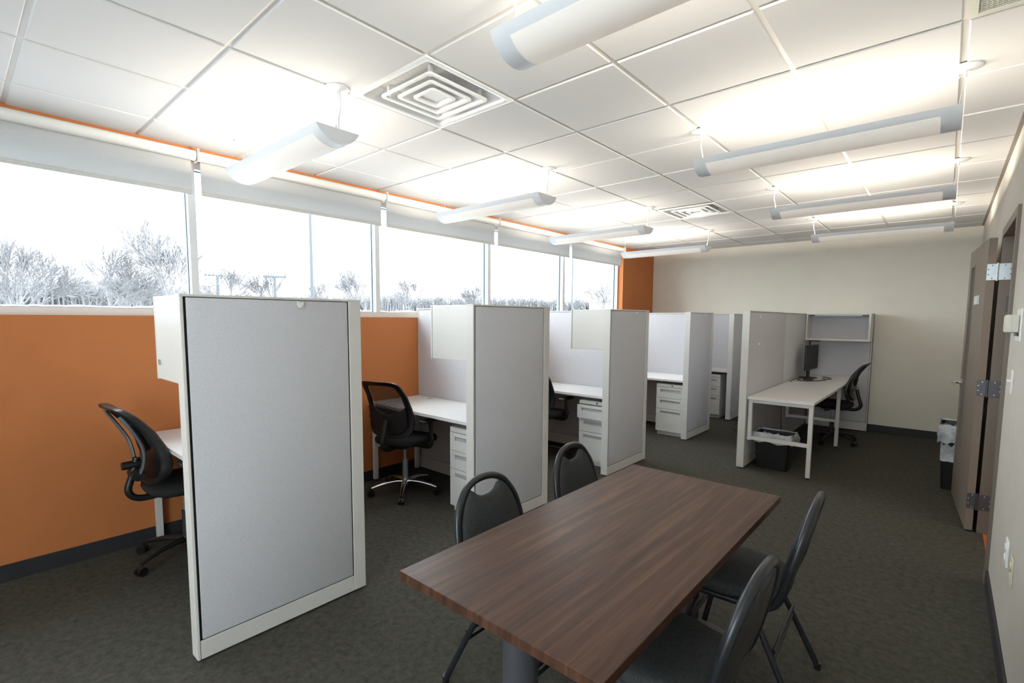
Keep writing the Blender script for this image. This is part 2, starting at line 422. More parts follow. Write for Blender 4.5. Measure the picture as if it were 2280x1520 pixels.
# ------------------------------------------------------------------ ceiling diffusers and grille
def diffuser(cx, cy, label, rz=0):
    t = thing('ceiling_diffuser', label, 'air vent', (cx, cy, H), rz, 'square ceiling air diffusers')
    def sq(a, z, r=.02):
        out = []
        for q, (sx, sy) in enumerate(((1,1),(-1,1),(-1,-1),(1,-1))):
            for k in range(4):
                an = PI/2*q + k*PI/6
                out.append((sx*(a-r)+r*math.cos(an), sy*(a-r)+r*math.sin(an), z))
        return out
    b = MB(); b.loft([sq(.303, .008, .002), sq(.303, -.004, .002), sq(.285, -.006, .002), sq(.272, -.001, .02), sq(.262, .02, .03), sq(.240, .045, .04), sq(.19, .065, .05)], cap=False)
    b.build('frame', 'diffuser', t, smooth=35)
    b = MB(); b.cyl((0,0,.085), (0,0,.092), .12, seg=28)
    b.build('duct_collar', 'recess', t, smooth=40)
    b = MB(); b.loft([sq(.24, .052, .04), sq(.20, .095, .04)], cap=True)
    b.build('plenum', 'plenum', t, smooth=40)
    for a in (.205, .145, .085):
        b = MB()
        b.loft([sq(a, .002, .02), sq(a, -.008, .02), sq(a-.017, -.008, .016), sq(a-.019, .002, .014), sq(a-.055, .034, .008), sq(a-.056, .036, .008), sq(a-.016, .006, .018), sq(a, .002, .02)], cap=False)
        b.build('louver_ring', 'diffuser', t, smooth=35)
    b = MB(); b.loft([sq(.05, .004, .006), sq(.03, .012, .004), sq(.022, .012, .004)]); b.build('centre_cone', 'diffuser', t)
    for (x, y) in ((.17, .17), (-.17, .17), (-.17, -.17), (.17, -.17)): MB().box(x-.008, x+.008, y-.008, y+.008, .0, .05).build('mounting_clip', 'diffuser', t)
    return t
d1 = diffuser(.305, .305, 'large square white air diffuser in the ceiling beside the nearest window-side light')
dup(d1, (.305, 4.01, H), None, 'small-looking far ceiling air diffuser near the back of the room')
t = thing('return_grille', 'eggcrate return air grille in the ceiling by the right wall', 'air vent', (2.585, .91, H))
b = MB(); b.box(-.14, .14, -.30, .30, -.004, .006)
b.bm.free(); b = MB()
b.box(-.14, -.112, -.30, .30, -.005, .012); b.box(.112, .14, -.30, .30, -.005, .012)
b.box(-.112, .112, -.30, -.272, -.005, .012); b.box(-.112, .112, .272, .30, -.005, .012)
b.build('frame', 'grille', t)
b = MB()
for k in range(36): y = -.268 + k*.0152; b.box(-.112, .112, y-.0012, y+.0012, -.002, .014)
for k in range(15): x = -.105 + k*.015; b.box(x-.0008, x+.0008, -.27, .27, -.0018, .0138)
b.build('louver_slats', 'grille', t)
MB().box(-.13, .13, -.29, .29, .05, .06).build('backing', 'dark', t)

# ------------------------------------------------------------------ hanging lights
LAMP_W = .50
def hanging_light(label, loc):
    t = thing('pendant_light', label, 'ceiling light', loc, 0, 'linear pendant lights')   # origin: middle of the open top
    L2, w, dp = .618, .122, .078
    R = (w*w + dp*dp) / (2*dp); a0 = math.asin(w/R)
    prof = [(R*math.sin(-a0+2*a0*k/20), R-dp - R*math.cos(-a0+2*a0*k/20)) for k in range(21)]
    inner = [(y*.975, z*.96) for y, z in prof]
    b = MB()
    ring = prof + list(reversed(inner))
    b.loft([[(x, y, z) for y, z in ring] for x in (-L2+.004, L2-.004)])
    b.build('housing', 'fixture', t, smooth=35)
    for s in (-1, 1):
        b = MB(); b.prism(prof, 0, s*(L2-.004), s*L2); b.build('end_cap', 'fixture', t)
    a1 = a0*.74
    lp = [((R+.0012)*math.sin(-a1+2*a1*k/16), R-dp-(R+.0012)*math.cos(-a1+2*a1*k/16)) for k in range(17)]
    lo = [(y, z+.001) for y, z in lp]
    b = MB(); b.loft([[(x, y, z) for y, z in lp + list(reversed(lo))] for x in (-L2+.075, L2-.075)])
    b.build('perforated_lens', 'lens', t, smooth=35)
    b = MB()
    for y in (-.04, .04): b.cyl((-L2+.03, y, -.022), (L2-.03, y, -.022), .008, seg=10)
    b.build('lamp_tube', 'glow', t, smooth=60)
    hz = H - loc[2]
    for s in (-1, 1):
        x = s*(L2+.0)
        b = MB(); b.tube([(x, 0, hz), (x, 0, hz-.006), (x, 0, hz-.016)], [.062, .060, .030], 24)
        b.cyl((x, 0, hz-.016), (x, 0, hz-.045), .006, seg=10)
        b.build('canopy', 'fixture', t, smooth=30)
        xe = s*(L2-.02)
        b = MB(); b.cyl((x, 0, hz-.045), (xe, 0, -.002), .0012, seg=6); b.cyl((xe, 0, .02), (xe, 0, -.004), .004, seg=8)
        b.box(xe-.01, xe+.01, -.118, .118, -.006, -.002)
        b.build('hanging_wire', 'steel', t)
    b = MB()
    px = L2 if loc[0] < 0 else -L2
    b.tube(smoothpath([(px, .012, hz-.01), (px-.004, .018, hz*.6), (px*.985, .010, hz*.3), (px*.97, .012, -.004)]), .0042, 8)
    b.build('power_cord', 'fixture', t, smooth=60)
    ld = bpy.data.lights.new('lamp', 'AREA'); ld.shape = 'RECTANGLE'; ld.size = 1.15; ld.size_y = .15
    ld.energy = LAMP_W; ld.color = (1, .90, .755)
    lo_ = bpy.data.objects.new('lamp', ld); COL.objects.link(lo_); lo_.parent = t
    lo_.location = (0, 0, -.003); lo_.rotation_euler = (PI, 0, 0)
    ld.use_nodes = True; nt = ld.node_tree; N = nt.nodes; L = nt.links          # wide batwing throw of a linear uplight
    g = N.new('ShaderNodeNewGeometry'); dt = N.new('ShaderNodeVectorMath'); dt.operation = 'DOT_PRODUCT'
    L.new(g.outputs['Incoming'], dt.inputs[0]); L.new(g.outputs['Normal'], dt.inputs[1])
    ab = N.new('ShaderNodeMath'); ab.operation = 'ABSOLUTE'; L.new(dt.outputs['Value'], ab.inputs[0])
    pw = N.new('ShaderNodeMath'); pw.operation = 'POWER'; pw.inputs[1].default_value = 3.3; L.new(ab.outputs[0], pw.inputs[0])
    ad = N.new('ShaderNodeMath'); ad.operation = 'ADD'; ad.inputs[1].default_value = .02; L.new(pw.outputs[0], ad.inputs[0])
    dv = N.new('ShaderNodeMath'); dv.operation = 'DIVIDE'; dv.inputs[0].default_value = 1.0; L.new(ad.outputs[0], dv.inputs[1])
    em = N['Emission']; L.new(dv.outputs[0], em.inputs['Strength'])
    return t
YS = [-.093, 1.71, 3.485, 5.25]; ZL = 2.538
labL = ['nearest window-side pendant light, its end cap facing the aisle', 'second window-side pendant light, over the second cubicle',
        'third pendant light along the windows, just before the far air diffuser', 'farthest window-side pendant light, in front of the orange pier']
labR = ['large pendant light cut off at the top of the picture', 'long aisle-side pendant light, second from the camera, nearest fully visible',
        'aisle-side pendant light over the desk island, middle of the three whole ones', 'farthest aisle-side pendant light, close to the back wall']
pl = None
for y, l1, l2 in zip(YS, labL, labR):
    hanging_light(l1, (-.614, y, ZL)); hanging_light(l2, (1.832, y, ZL))

# ------------------------------------------------------------------ cubicle dividers
DH_ = 1.652; TH = .072
def fabric_face(root, name, axis, plane, out, a0, a1, z0, z1, mt='fabric'):
    """thin padded fabric tile on a plane; axis 0: plane is x=plane spanning y; axis 1: plane is y=plane spanning x"""
    b = MB(); th = .006
    lo, hi = (plane, plane+out*th) if out > 0 else (plane-th, plane)
    if axis == 0: b.box(lo, hi, a0, a1, z0, z1, .0025)
    else: b.box(a0, a1, lo, hi, z0, z1, .0025)
    return b.build(name, mt, root, smooth=35)
def divider(label, x, y0, y1, wing_x0, wing_side=-1, seam=None, wing=True, group='cubicle dividers'):
    """L-shaped divider. Aisle face at x (local 0); length y0..y1; wing at the y1 end running to wing_x0."""
    Ly = y1 - y0
    t = thing('cubicle_divider', label, 'office divider', (x, y1, 0), 0, group)
    # dark core, white frame
    MB().box(-TH+.008, -.008, -Ly+.012, -.012, .03, DH_-.012).build('core', 'dark', t)
    b = MB()
    b.box(-TH, 0, -Ly, -Ly+.014, .012, DH_-.004, .003)               # end cover
    b.build('end_post', 'trim', t)
    MB().box(-TH, 0, -TH, 0, .012, DH_-.004, .003).build('corner_post', 'trim', t)
    MB().box(-TH-.001, .001, -Ly-.001, .001, DH_-.012, DH_, .003).build('top_cap', 'trim', t)
    b = MB(); b.box(-TH+.001, -.001, -Ly+.016, -TH-.002, .012, .098, .002); b.build('base_raceway', 'trim', t)
    for yy in (-Ly+.04, -.04): MB().cyl((-TH/2, yy, 0), (-TH/2, yy, .02), .016, seg=12).build('levelling_glide', 'blackpl', t)
    spans = [(-Ly+.024, -TH-.008)] if seam is None else [(-Ly+.024, seam-y1-.002), (seam-y1+.002, -TH-.004)]
    for a, c in spans:
        fabric_face(t, 'fabric_panel', 0, -.007, 1, a, c, .104, DH_-.015)
        fabric_face(t, 'fabric_panel', 0, -TH+.007, -1, a, c, .104, DH_-.015)
    if wing:
        xa, xb = (wing_x0 - x, -TH) if wing_side < 0 else (0, wing_x0 - x)
        MB().box(xa+.008, xb, -TH+.008, -.008, .03, DH_-.012).build('wing_core', 'dark', t)
        xe = xa if wing_side < 0 else xb
        b = MB(); b.box(min(xe, xe-wing_side*.014), max(xe, xe-wing_side*.014), -TH, 0, .012, DH_-.004, .002)
        b.build('wing_post', 'trim', t)
        MB().box(xa, xb, -TH-.001, .001, DH_-.012, DH_, .003).build('wing_cap', 'trim', t)
        MB().box(xa+.015, xb-.015, -TH+.001, -.001, .012, .128, .002).build('wing_raceway', 'trim', t)
        fabric_face(t, 'fabric_panel', 1, -TH+.007, -1, xa+.018, xb-.004 if wing_side < 0 else xb-.018, .132, DH_-.015)
        fabric_face(t, 'fabric_panel', 1, -.007, 1, xa+.018, xb-.004 if wing_side < 0 else xb-.018, .132, DH_-.015)
    return t
XA = .019; WX = XL+.005
div_lab = ['large grey fabric divider in the foreground, tall broad panel beside the orange wall',
           'grey fabric divider behind the dark wood table, second from the camera',
           'grey divider beyond the table, standing between two file cabinets, third in the row',
           'narrow-looking grey divider next to the fully visible file cabinet, fourth in the row',
           'farthest grey divider by the back wall, mostly hidden by the desk island']
SP = [(-.852, .007), (.873, 1.742), (2.713, 3.54), (4.70, 5.53), (6.41, 6.985)]
for (a, c), lb in zip(SP, div_lab): divider(lb, XA, a, c, WX)
divider('long grey divider with white end post standing behind the desk island', .94, 3.92, 6.985, 1.70, 1, seam=5.45, group=None)

# coat hooks
def hook(label, x, y, z):
    o = MB(); 
    o.prism([(-.014, .016), (-.015, .0), (-.012, -.010), (-.006, -.017), (.006, -.017), (.012, -.010), (.015, 0), (.014, .016), (.008, .012), (-.008, .012)], 0, 0, .009)
    o.box(0, .016, -.004, .004, -.014, -.004, .001)
    h = o.build('coat_hook', 'plate', None, (x, y, z)); tag(h, label, 'hook', 'white clip-on coat hooks'); return h
hook('white clip-on hook near the top of the large foreground divider', XA, -.333, 1.618)
hook('white clip-on hook at the top of the third divider in the row', XA, 3.245, 1.618)
hook('tiny white clip-on hook at the top of the fourth divider', XA, 5.19, 1.62)
hook('upper white hook on the long divider behind the desk island', .94, 4.29, 1.592)
hook('lower white hook on the long divider, above the island desktop', .94, 4.29, 1.295)

# ------------------------------------------------------------------ desks
def end_frame(root, x0, x1, ya, zt_, s=.036, vertical_y=True, bar=True, along='y'):
    pass
DZ = .765
def cub_desk(label, y0, y1):
    """white desk between the window wall and the divider; origin front left corner on the floor"""
    x0, x1 = XL+.012, XA-TH-.004
    W, D = x1-x0, y1-y0
    t = thing('cubicle_desk', label, 'desk', (x0, y0, 0), 0, 'white cubicle desks')
    MB().box(0, W, 0, D, DZ-.028, DZ, .002).build('desktop', 'lam', t)
    MB().cyl((W*.17, D-.07, DZ-.001), (W*.17, D-.07, DZ+.002), .028, seg=20).build('cable_grommet', 'recess', t)
    for yy in (.035, D-.07):
        b = MB(); b.box(.008, .046, yy, yy+.038, .018, DZ-.028, .002); b.build('leg', 'trim', t)
        
    b = MB(); b.box(.010, .044, .073, D-.07, DZ-.06, DZ-.028); b.box(.010, .044, .073, D-.07, .33, .36)
    b.box(.05, W-.02, D-.04, D-.015, DZ-.062, DZ-.028)
    b.build('rail', 'trim', t)
    b = MB()
    for yy in (.054, D-.051): b.cyl((.027, yy, 0), (.027, yy, .02), .014, seg=12)
    b.build('glide', 'blackpl', t)
    return t
cub_desk('white desk in the first cubicle, behind the foreground divider', -.665, -.068)
cub_desk('white desk with the chrome-based chair, against the orange wall', 1.07, 1.667)
cub_desk('white desk in the third cubicle beside the file cabinet with an open drawer', 2.885, 3.465)
cub_desk('white desk in the fourth cubicle over the fully visible file cabinet', 4.76, 5.455)
cub_desk('farthest white cubicle desk near the back wall', 6.45, 6.91)

# island desk
t = thing('island_desk', 'long pale desk island with white square legs and low crossbars', 'desk', (.948, 3.93, 0))
Wd, Ld = .602, 2.975
MB().box(0, Wd, 0, Ld, DZ-.028, DZ, .002).build('desktop', 'lam', t)
for yy in (.02, 1.66):
    for xx in (.008, Wd-.046):
        b = MB(); b.box(xx, xx+.038, yy, yy+.038, .018 if xx > .1 else .31, DZ-.028, .002); b.build('leg', 'trim', t)
        if xx > .1: MB().cyl((xx+.019, yy+.019, 0), (xx+.019, yy+.019, .02), .014, seg=12).build('glide', 'blackpl', t)
    b = MB(); b.box(.046, Wd-.046, yy+.002, yy+.036, .315, .35, .002); b.build('crossbar', 'trim', t)
    b = MB(); b.box(.046, Wd-.046, yy+.002, yy+.036, DZ-.062, DZ-.028, .002); b.build('crossbar', 'trim', t)
b = MB(); b.box(.02, .05, .06, Ld-.02, DZ-.07, DZ-.028); b.build('rail', 'trim', t)
b = MB(); b.cyl((.06, 1.85, DZ-.001), (.06, 1.85, DZ+.002), .028, seg=20); b.build('cable_grommet', 'recess', t)

# ------------------------------------------------------------------ file pedestals
def pedestal(label, x, y, open_top=0, w=.392, D=.50):
    t = thing('file_cabinet', label, 'file cabinet', (x, y, 0), 0, 'white three-drawer file cabinets')
    z1 = .695
    b = MB()
    b.box(0, w, .02, D, .05, z1, .002); b.build('body', 'filemetal', t)
    MB().box(.012, w-.012, .035, D-.01, 0, .05).build('plinth', 'filemetal', t)
    b = MB(); b.box(.001, w-.001, 0, .02, .655, z1, .002); b.build('lock_rail', 'filemetal', t)
    b = MB(); b.cyl((w*.56, .002, .675), (w*.56, -.003, .675), .009, seg=16); b.build('lock', 'dark', t)
    MB().box(.004, w-.004, .016, .0215, .052, z1-.002).build('shadow_gap', 'dark', t)
    zz = [(.508, .651), (.360, .504), (.056, .356)]
    for k, (a, c) in enumerate(zz):
        oy = -open_top if k == 0 else 0
        b = MB(); hx0, hx1, hz1 = .055, w-.055, c-.030; hz0 = hz1-.036
        for q in ((.001, w-.001, hz1, c), (.001, w-.001, a, hz0), (.001, hx0, hz0, hz1), (hx1, w-.001, hz0, hz1)):
            b.box(q[0], q[1], oy, oy+.017, q[2], q[3])
        if oy: b.box(.015, w-.015, oy+.017, .03, a+.02, c-.02)
        dr = b.build('drawer', 'filemetal', t)
        b = MB(); b.box(hx0-.002, hx1+.002, oy+.010, oy+.0165, hz0-.002, hz1+.002); b.build('recessed_pull', 'recess', dr)
    return t
pedestal('white file cabinet under the second desk, half hidden behind a divider post', -.48, 1.10)
pedestal('white file cabinet with its top drawer pulled slightly open', -.46, 2.93, .04)
pedestal('fully visible white three-drawer file cabinet in the fourth cubicle', -.452, 4.80)
pedestal('farthest white file cabinet, seen in the narrow gap before the back wall', -.56, 6.475, D=.42)

# ------------------------------------------------------------------ overhead bins
def bin_(label, y0, y1, lock=False):
    t = thing('overhead_bin', label, 'overhead cabinet', (XA-TH-.001, y0, 1.255), 0, 'closed white overhead bins')
    d, L, h = .375, y1-y0, .395
    MB().box(-d, 0, 0, L, 0, h, .003).build('body', 'trim', t)
    MB().box(-d-.004, -d, .004, L-.004, .004, h-.004).build('shadow_gap', 'dark', t)
    dr = MB().box(-d-.020, -d-.004, 0, L, -.004, h+.002, .003).build('door', 'trim', t)
    if lock: MB().cyl((-d+.045, .001, .082), (-d+.045, -.006, .082), .014, seg=20).build('lock', 'steel', t, smooth=40)
    return t
bin_('white overhead bin behind the foreground divider, with a round lock', -.835, -.07, True)
bin_('white overhead bin above the second cubicle desk', .885, 1.66)
bin_('white overhead bin above the third cubicle desk', 2.725, 3.46)

t = thing('open_overhead_shelf', 'open-fronted beige overhead shelf above the far end of the island', 'overhead cabinet', (.945, 6.59, 1.275))
w, d, h = .755, .315, .378
MB().box(0, .022, 0, d, 0, h, .002).build('side_panel', 'trim', t)
MB().box(w-.022, w, 0, d, 0, h, .002).build('side_panel', 'trim', t)
MB().box(.022, w-.022, 0, d, 0, .030, .002).build('bottom_shelf', 'trim', t)
MB().box(.022, w-.022, 0, d, h-.018, h, .002).build('top_panel', 'trim', t)
MB().box(.024, w-.024, .02, d-.02, h-.034, h-.020).build('flipper_door', 'trim', t)
MB().box(.022, w-.022, d-.012, d, .030, h-.018).build('back_panel', 'fabric', t)
for xx in (.03, w-.10): MB().box(xx, xx+.07, .004, .05, h-.032, h-.019).build('door_hinge', 'blackpl', t)
MB().cyl((w*.5, .001, .015), (w*.5, -.003, .015), .009, seg=14).build('lock', 'steel', t)
MB().box(.05, .16, .12, .16, -.022, 0).build('task_lamp', 'blackpl', t)

# ------------------------------------------------------------------ mesh task chairs
WISH = False
def back_surface(s, h):
    """lateral s, height h -> point on the curved back (chair faces +Y)"""
    pts = [(.52, -.215), (.62, -.19), (.70, -.185), (.80, -.205), (.90, -.245), (1.0, -.315), (1.06, -.37)]
    if WISH: pts = [(.52, -.20), (.60, -.16), (.68, -.150), (.78, -.175), (.88, -.225), (.96, -.285), (1.06, -.385)]
    for (h0, y0), (h1, y1) in zip(pts, pts[1:]):
        if h <= h1 or h1 == 1.06:
            k = (h-h0)/(h1-h0); k2 = k; y = y0+(y1-y0)*k2; break
    return (s, y + .35*s*s*2.2*(.6), h)
OUT = [(.0, 1.035), (.10, 1.035), (.165, 1.028), (.197, 1.0), (.209, .94), (.220, .86), (.229, .78), (.235, .70), (.225, .62), (.17, .562), (.08, .545), (0, .543)]
def loop(scale_s=1., top=0., bot=0., dy=0.):
    half = []
    for s, h in OUT:
        hh = h
        mid = .79
        if h > mid: hh = mid + (h-mid)*(1-top)
        else: hh = mid + (h-mid)*(1-bot)
        half.append((s*scale_s, hh))
    full = half + [(-s, h) for s, h in reversed(half[1:-1])]
    P = smoothpath([(s, h, 0) for s, h in full], 4, True)
    return [(lambda q: (q[0], q[1]+dy, q[2]))(back_surface(p.x, p.y)) for p in P]
def task_chair(label, loc, rz, base_mat, wish=False, group='mesh task chairs', rebase=0, scale=1):
    global WISH
    WISH = wish
    t = thing('task_chair', label, 'office chair', loc, rz, group)
    for k in range(5):
        a = rebase + 2*PI*k/5; c, s = math.cos(a), math.sin(a)
        b = MB()
        P = [(.02, .105), (.08, .112), (.16, .105), (.24, .088), (.295, .072)]
        b.tube([(c*r, s*r, z) for r, z in P], [(.026, .022), (.023, .019), (.019, .016), (.016, .013), (.013, .011)], 10)
        lg = b.build('base_leg', base_mat, t, smooth=50)
        b = MB(); cx, cy = c*.295, s*.295
        b.cyl((cx, cy, .040), (cx, cy, .072), .007, seg=8)
        px, py = -s, c
        for q in (-1, 1): b.cyl((cx+px*q*.006+c*.006, cy+py*q*.006+s*.006, .027), (cx+px*q*.024+c*.006, cy+py*q*.024+s*.006, .027), .027, seg=16)
        b.ball((cx, cy, .042), .022, 1, 1, .7, 10)
        b.build('caster', 'blackpl', lg, smooth=40)
    b = MB(); b.cyl((0,0,.085), (0,0,.135), .036, .030); b.build('hub', base_mat, t, smooth=40)
    b = MB(); b.cyl((0,0,.13), (0,0,.30), .026, .024, 18); b.build('column_sleeve', 'blackpl2' if base_mat == 'blackpl' else 'steel', t, smooth=40)
    b = MB(); b.cyl((0,0,.30), (0,0,.44), .014, seg=14); b.build('gas_lift', 'steel', t, smooth=40)
    b = MB(); b.box(-.09, .09, -.14, .12, .425, .465, .012); b.tube([(.09, .02, .445), (.20, .03, .44)], .006, 8); b.tube([(-.09, .02, .445), (-.22, .03, .44)], .006, 8)
    b.cyl((.19, .03, .44), (.235, .03, .438), .018, seg=12); b.cyl((-.235, .03, .438), (-.19, .03, .44), .018, seg=12)
    b.build('tilt_mechanism', 'blackpl', t, smooth=40)
    # seat cushion
    b = MB(); rings = []
    def sup(a_, e=3.2):
        c, s = math.cos(a_), math.sin(a_)
        return (abs(c)**(2/e)*(1 if c >= 0 else -1), abs(s)**(2/e)*(1 if s >= 0 else -1))
    for z, k in ((.462, .86), (.470, .97), (.49, 1.0), (.510, .985), (.522, .93), (.528, .75), (.524, .4), (.522, .02)):
        rings.append([(sup(2*PI*i/40)[0]*.245*k, .02+sup(2*PI*i/40)[1]*.235*k, z - (.018*max(0, sup(2*PI*i/40)[1])**3*k)) for i in range(40)])
    b.loft(rings); b.build('seat', 'blackfab', t, smooth=60)
    # backrest
    O, I = loop(), loop(.76, .15, .14)
    if wish: O, I = loop(1.0), loop(.80, .10, .14)
    off = .020
    b = MB(); tk = 2.0 if wish else 1.0
    def sh(L_, d): return [(p[0], p[1]+d, p[2]) for p in L_]
    midO = [( (o[0]*1.02), o[1]-.0, o[2]) for o in O]
    b.loft([O, sh([( (o[0]*.6+i[0]*.4), (o[1]*.6+i[1]*.4), (o[2]*.6+i[2]*.4)) for o, i in zip(O, I)], .014), I, sh(I, -.012*tk), sh([( (o[0]*.5+i[0]*.5), (o[1]*.5+i[1]*.5), (o[2]*.5+i[2]*.5)) for o, i in zip(O, I)], -.024*tk), sh(O, -.016*tk), O], cap=False)
    bf = b.build('backrest_frame', 'blackpl', t, smooth=60)
    b = MB(); n = len(I); c = b.bm.verts.new(Vector(back_surface(0, .80))+Vector((0, .004, 0)))
    rs = [[b.bm.verts.new(Vector(back_surface(p[0]*k, .80+(p[2]-.80)*k))+Vector((0, .004, 0))) for p in I] for k in (1, .66, .33)]
    for A, B in zip(rs, rs[1:]):
        for i in range(n): b.bm.faces.new((A[i], A[(i+1)%n], B[(i+1)%n], B[i]))
    for i in range(n): b.bm.faces.new((rs[-1][i], rs[-1][(i+1)%n], c))
    b.build('back_mesh', 'blackfab' if wish else 'mesh', t, smooth=80)
    # lumbar shell: lower half, top edge hollowed in the middle
    b = MB(); up, dn = [], []
    K = 20
    for i in range(K+1):
        s = -.19 + .38*i/K
        htop = .73 + .09*abs(s/.19)**1.6
        hb = .575 + .05*(abs(s)/.17)**3
        up.append((s, htop)); dn.append((s, hb))
    fr = [[(lambda q: (q[0], q[1]-dd, q[2]))(back_surface(s, h)) for s, h in up + list(reversed(dn))] for dd in (.008, .030)]
    b.loft(fr); b.build('lumbar_support', 'blackpl', t, smooth=60)
    # spine bracket
    b = MB(); b.tube(smoothpath([(0, -.10, .445), (0, -.24, .445), (0, -.295, .50), (0, -.27, .60), (0, -.245, .70)]), [(.03, .012)]*25 if False else .020, 10)
    b.build('back_bracket', 'blackpl', t, smooth=60)
    if wish:
        for s in (-1, 1):
            b = MB(); b.tube(smoothpath([(0, -.25, .58), (s*.09, -.235, .66), (s*.15, -.245, .78), (s*.175, -.30, .90), (s*.165, -.350, .985)]), [(.018, .010)]*25, 10, flat=(0, -1, .2))
            b.build('back_brace', 'silverpl', t, smooth=60)
        b = MB(); b.cyl((-.06, -.25, .60), (.06, -.25, .60), .035, seg=18); b.cyl((0, -.22, .66), (0, -.32, .66), .024, seg=14)
        b.build('tilt_knob', 'blackpl', t, smooth=40)
    for s in (-1, 1):
        b = MB(); b.tube(smoothpath([(s*.12, .0, .45), (s*.25, 0, .45), (s*.285, 0, .49), (s*.285, 0, .56), (s*.275, .0, .67)]), [(.022, .010)]*25, 10, flat=(0, 1, 0))
        a = b.build('armrest', 'blackpl', t, smooth=60)
        b = MB(); b.box(s*.275-.04, s*.275+.04, -.11, .13, .668, .694, .011); b.build('arm_pad', 'blackpl2', a, smooth=50)
    return t
task_chair('black mesh chair seen from the side, leaning back by the orange wall', (-1.21, -.545, 0), .03, 'blackpl', True, rebase=.05)
task_chair('black mesh chair on a shiny chrome five-star base, backrest to camera', (-1.10, 1.12, 0), .26, 'chrome', rebase=-2.28)
task_chair('black mesh chair mostly hidden under the desk in the third cubicle', (-.93, 2.93, 0), .1, 'blackpl', rebase=.2)
task_chair('black mesh chair at the far end of the island, seen side-on', (1.42, 5.95, 0), PI/2-.05, 'blackpl', rebase=.5)

# ------------------------------------------------------------------ meeting table and stacking chairs
TX0, TX1, TY0, TY1, TZ = 1.178, 1.928, -.592, .992, .745
t = thing('meeting_table', 'dark walnut laminate rectangular table in the foreground', 'table', ((TX0+TX1)/2, (TY0+TY1)/2, 0))
hx, hy = (TX1-TX0)/2, (TY1-TY0)/2
MB().box(-hx, hx, -hy, hy, TZ-.030, TZ, .002).build('tabletop', 'wood', t)
for yy in (-hy+.165, hy-.10):
    b = MB(); b.cyl((0, yy, .03), (0, yy, TZ-.034), .054, seg=32); b.build('pedestal_column', 'column', t, smooth=40)
    b = MB(); b.box(-.22, .22, yy-.06, yy+.06, TZ-.036, TZ-.030); b.build('top_plate', 'column', t)
    b = MB()
    for s in (-1, 1):
        b.tube([(0, yy, .045), (s*.15, yy, .036), (s*.30, yy, .018)], [(.036, .020), (.030, .016), (.022, .010)], 12)
    b.cyl((0, yy, .012), (0, yy, .06), .062, .056, 24)
    for s in (-1, 1): b.cyl((s*.28, yy, 0), (s*.28, yy, .02), .015, seg=12)
    b.build('foot', 'column', t, smooth=50)

def side_arch(s_top, h0, h1, w0, w1):
    out = []
    K = 28
    for i in range(K+1):
        a = PI*i/K
    return out
def stack_chair_proto(label, loc, rz):
    t = thing('stacking_chair', label, 'chair', loc, rz, 'charcoal stacking chairs at the table')
    def by(h): return -.185 - (h-.45)*.235          # rake of the back
    # back loop: an egg-shaped tube carrying down past the seat
    half = [(0, .850), (.06, .844), (.115, .818), (.155, .772), (.182, .72), (.196, .65), (.200, .58), (.196, .52)]
    right = [(s, by(h), h) for s, h in half] + [(.192, by(.46)+.012, .452), (.190, -.12, .420), (.190, .02, .414), (.188, .17, .414)]
    left = [(-x, y, z) for x, y, z in right]
    P = smoothpath(list(reversed(left)) + right[1:], 5)
    b = MB(); b.tube(P, .016, 12); b.build('back_frame', 'tube', t, smooth=60)
    # padded back with a scooped hand-hold at the top
    cup = [(.0, .775), (.03, .777), (.06, .789), (.082, .808), (.100, .814), (.122, .795), (.148, .760), (.168, .71), (.182, .66), (.187, .58), (.178, .52), (.14, .492), (.07, .485), (0, .484)]
    full = cup + [(-s, h) for s, h in reversed(cup[1:-1])]
    fp = smoothpath([(s, h, 0) for s, h in full], 3, True)
    cx, ch = 0, .64
    def ring(k, d): return [((cx+(p.x-cx)*k), by(ch+(p.y-ch)*k)+d, ch+(p.y-ch)*k) for p in fp]
    b = MB(); b.loft([ring(.985, -.004), ring(1, .002), ring(.985, .014), ring(.93, .022), ring(.7, .027), ring(.35, .029), ring(.03, .030)])
    b.build('back_pad', 'chairfab', t, smooth=60)
    b = MB(); b.loft([ring(.03, -.014), ring(.9, -.014), ring(.97, -.010), ring(.975, -.004)]); b.build('back_shell', 'chairback', t, smooth=50)
    # seat
    b = MB(); rings = []
    def sup(a_, e=3.4):
        c, s = math.cos(a_), math.sin(a_)
        return (abs(c)**(2/e)*(1 if c >= 0 else -1), abs(s)**(2/e)*(1 if s >= 0 else -1))
    for z, k in ((.425, .90), (.430, .97), (.445, 1.0), (.465, .985), (.478, .93), (.486, .75), (.488, .4), (.488, .02)):
        rings.append([(sup(2*PI*i/40)[0]*(.215-.02*(sup(2*PI*i/40)[1] < 0))*k, 0.005+sup(2*PI*i/40)[1]*.205*k, z) for i in range(40)])
    b.loft(rings); b.build('seat', 'chairfab', t, smooth=60)
    # legs: front and rear inverted U, each leg its own piece
    for (yt, yb_) in ((.13, .215), (-.09, -.285)):
        for s in (-1, 1):
            b = MB(); P = smoothpath([(0, yt, .402), (s*.10, yt, .402), (s*.165, yt+(yb_-yt)*.06, .385), (s*.197, yt+(yb_-yt)*.22, .32), (s*.222, yb_, .012)], 5)
            b.tube(P, .0130, 10); lg = b.build('leg', 'tube', t, smooth=60)
            b = MB(); b.cyl((s*.2225, yb_, 0), (s*.2225, yb_, .03), .0145, seg=12); b.build('foot_cap', 'blackpl', lg, smooth=40)
        k = .35
        b = MB(); yy = yt+(yb_-yt)*(.22+.78*.30)
        b.cyl((-.203, yy, .228), (.203, yy, .228), .008, seg=10); b.cyl((-.201, yy, .262), (.201, yy, .262), .008, seg=10)
        b.build('crossbar', 'tube', t, smooth=60)
    return t
sc = stack_chair_proto('charcoal stacking chair on the window side of the table, nearer one', (1.215, .04, 0), -PI/2)
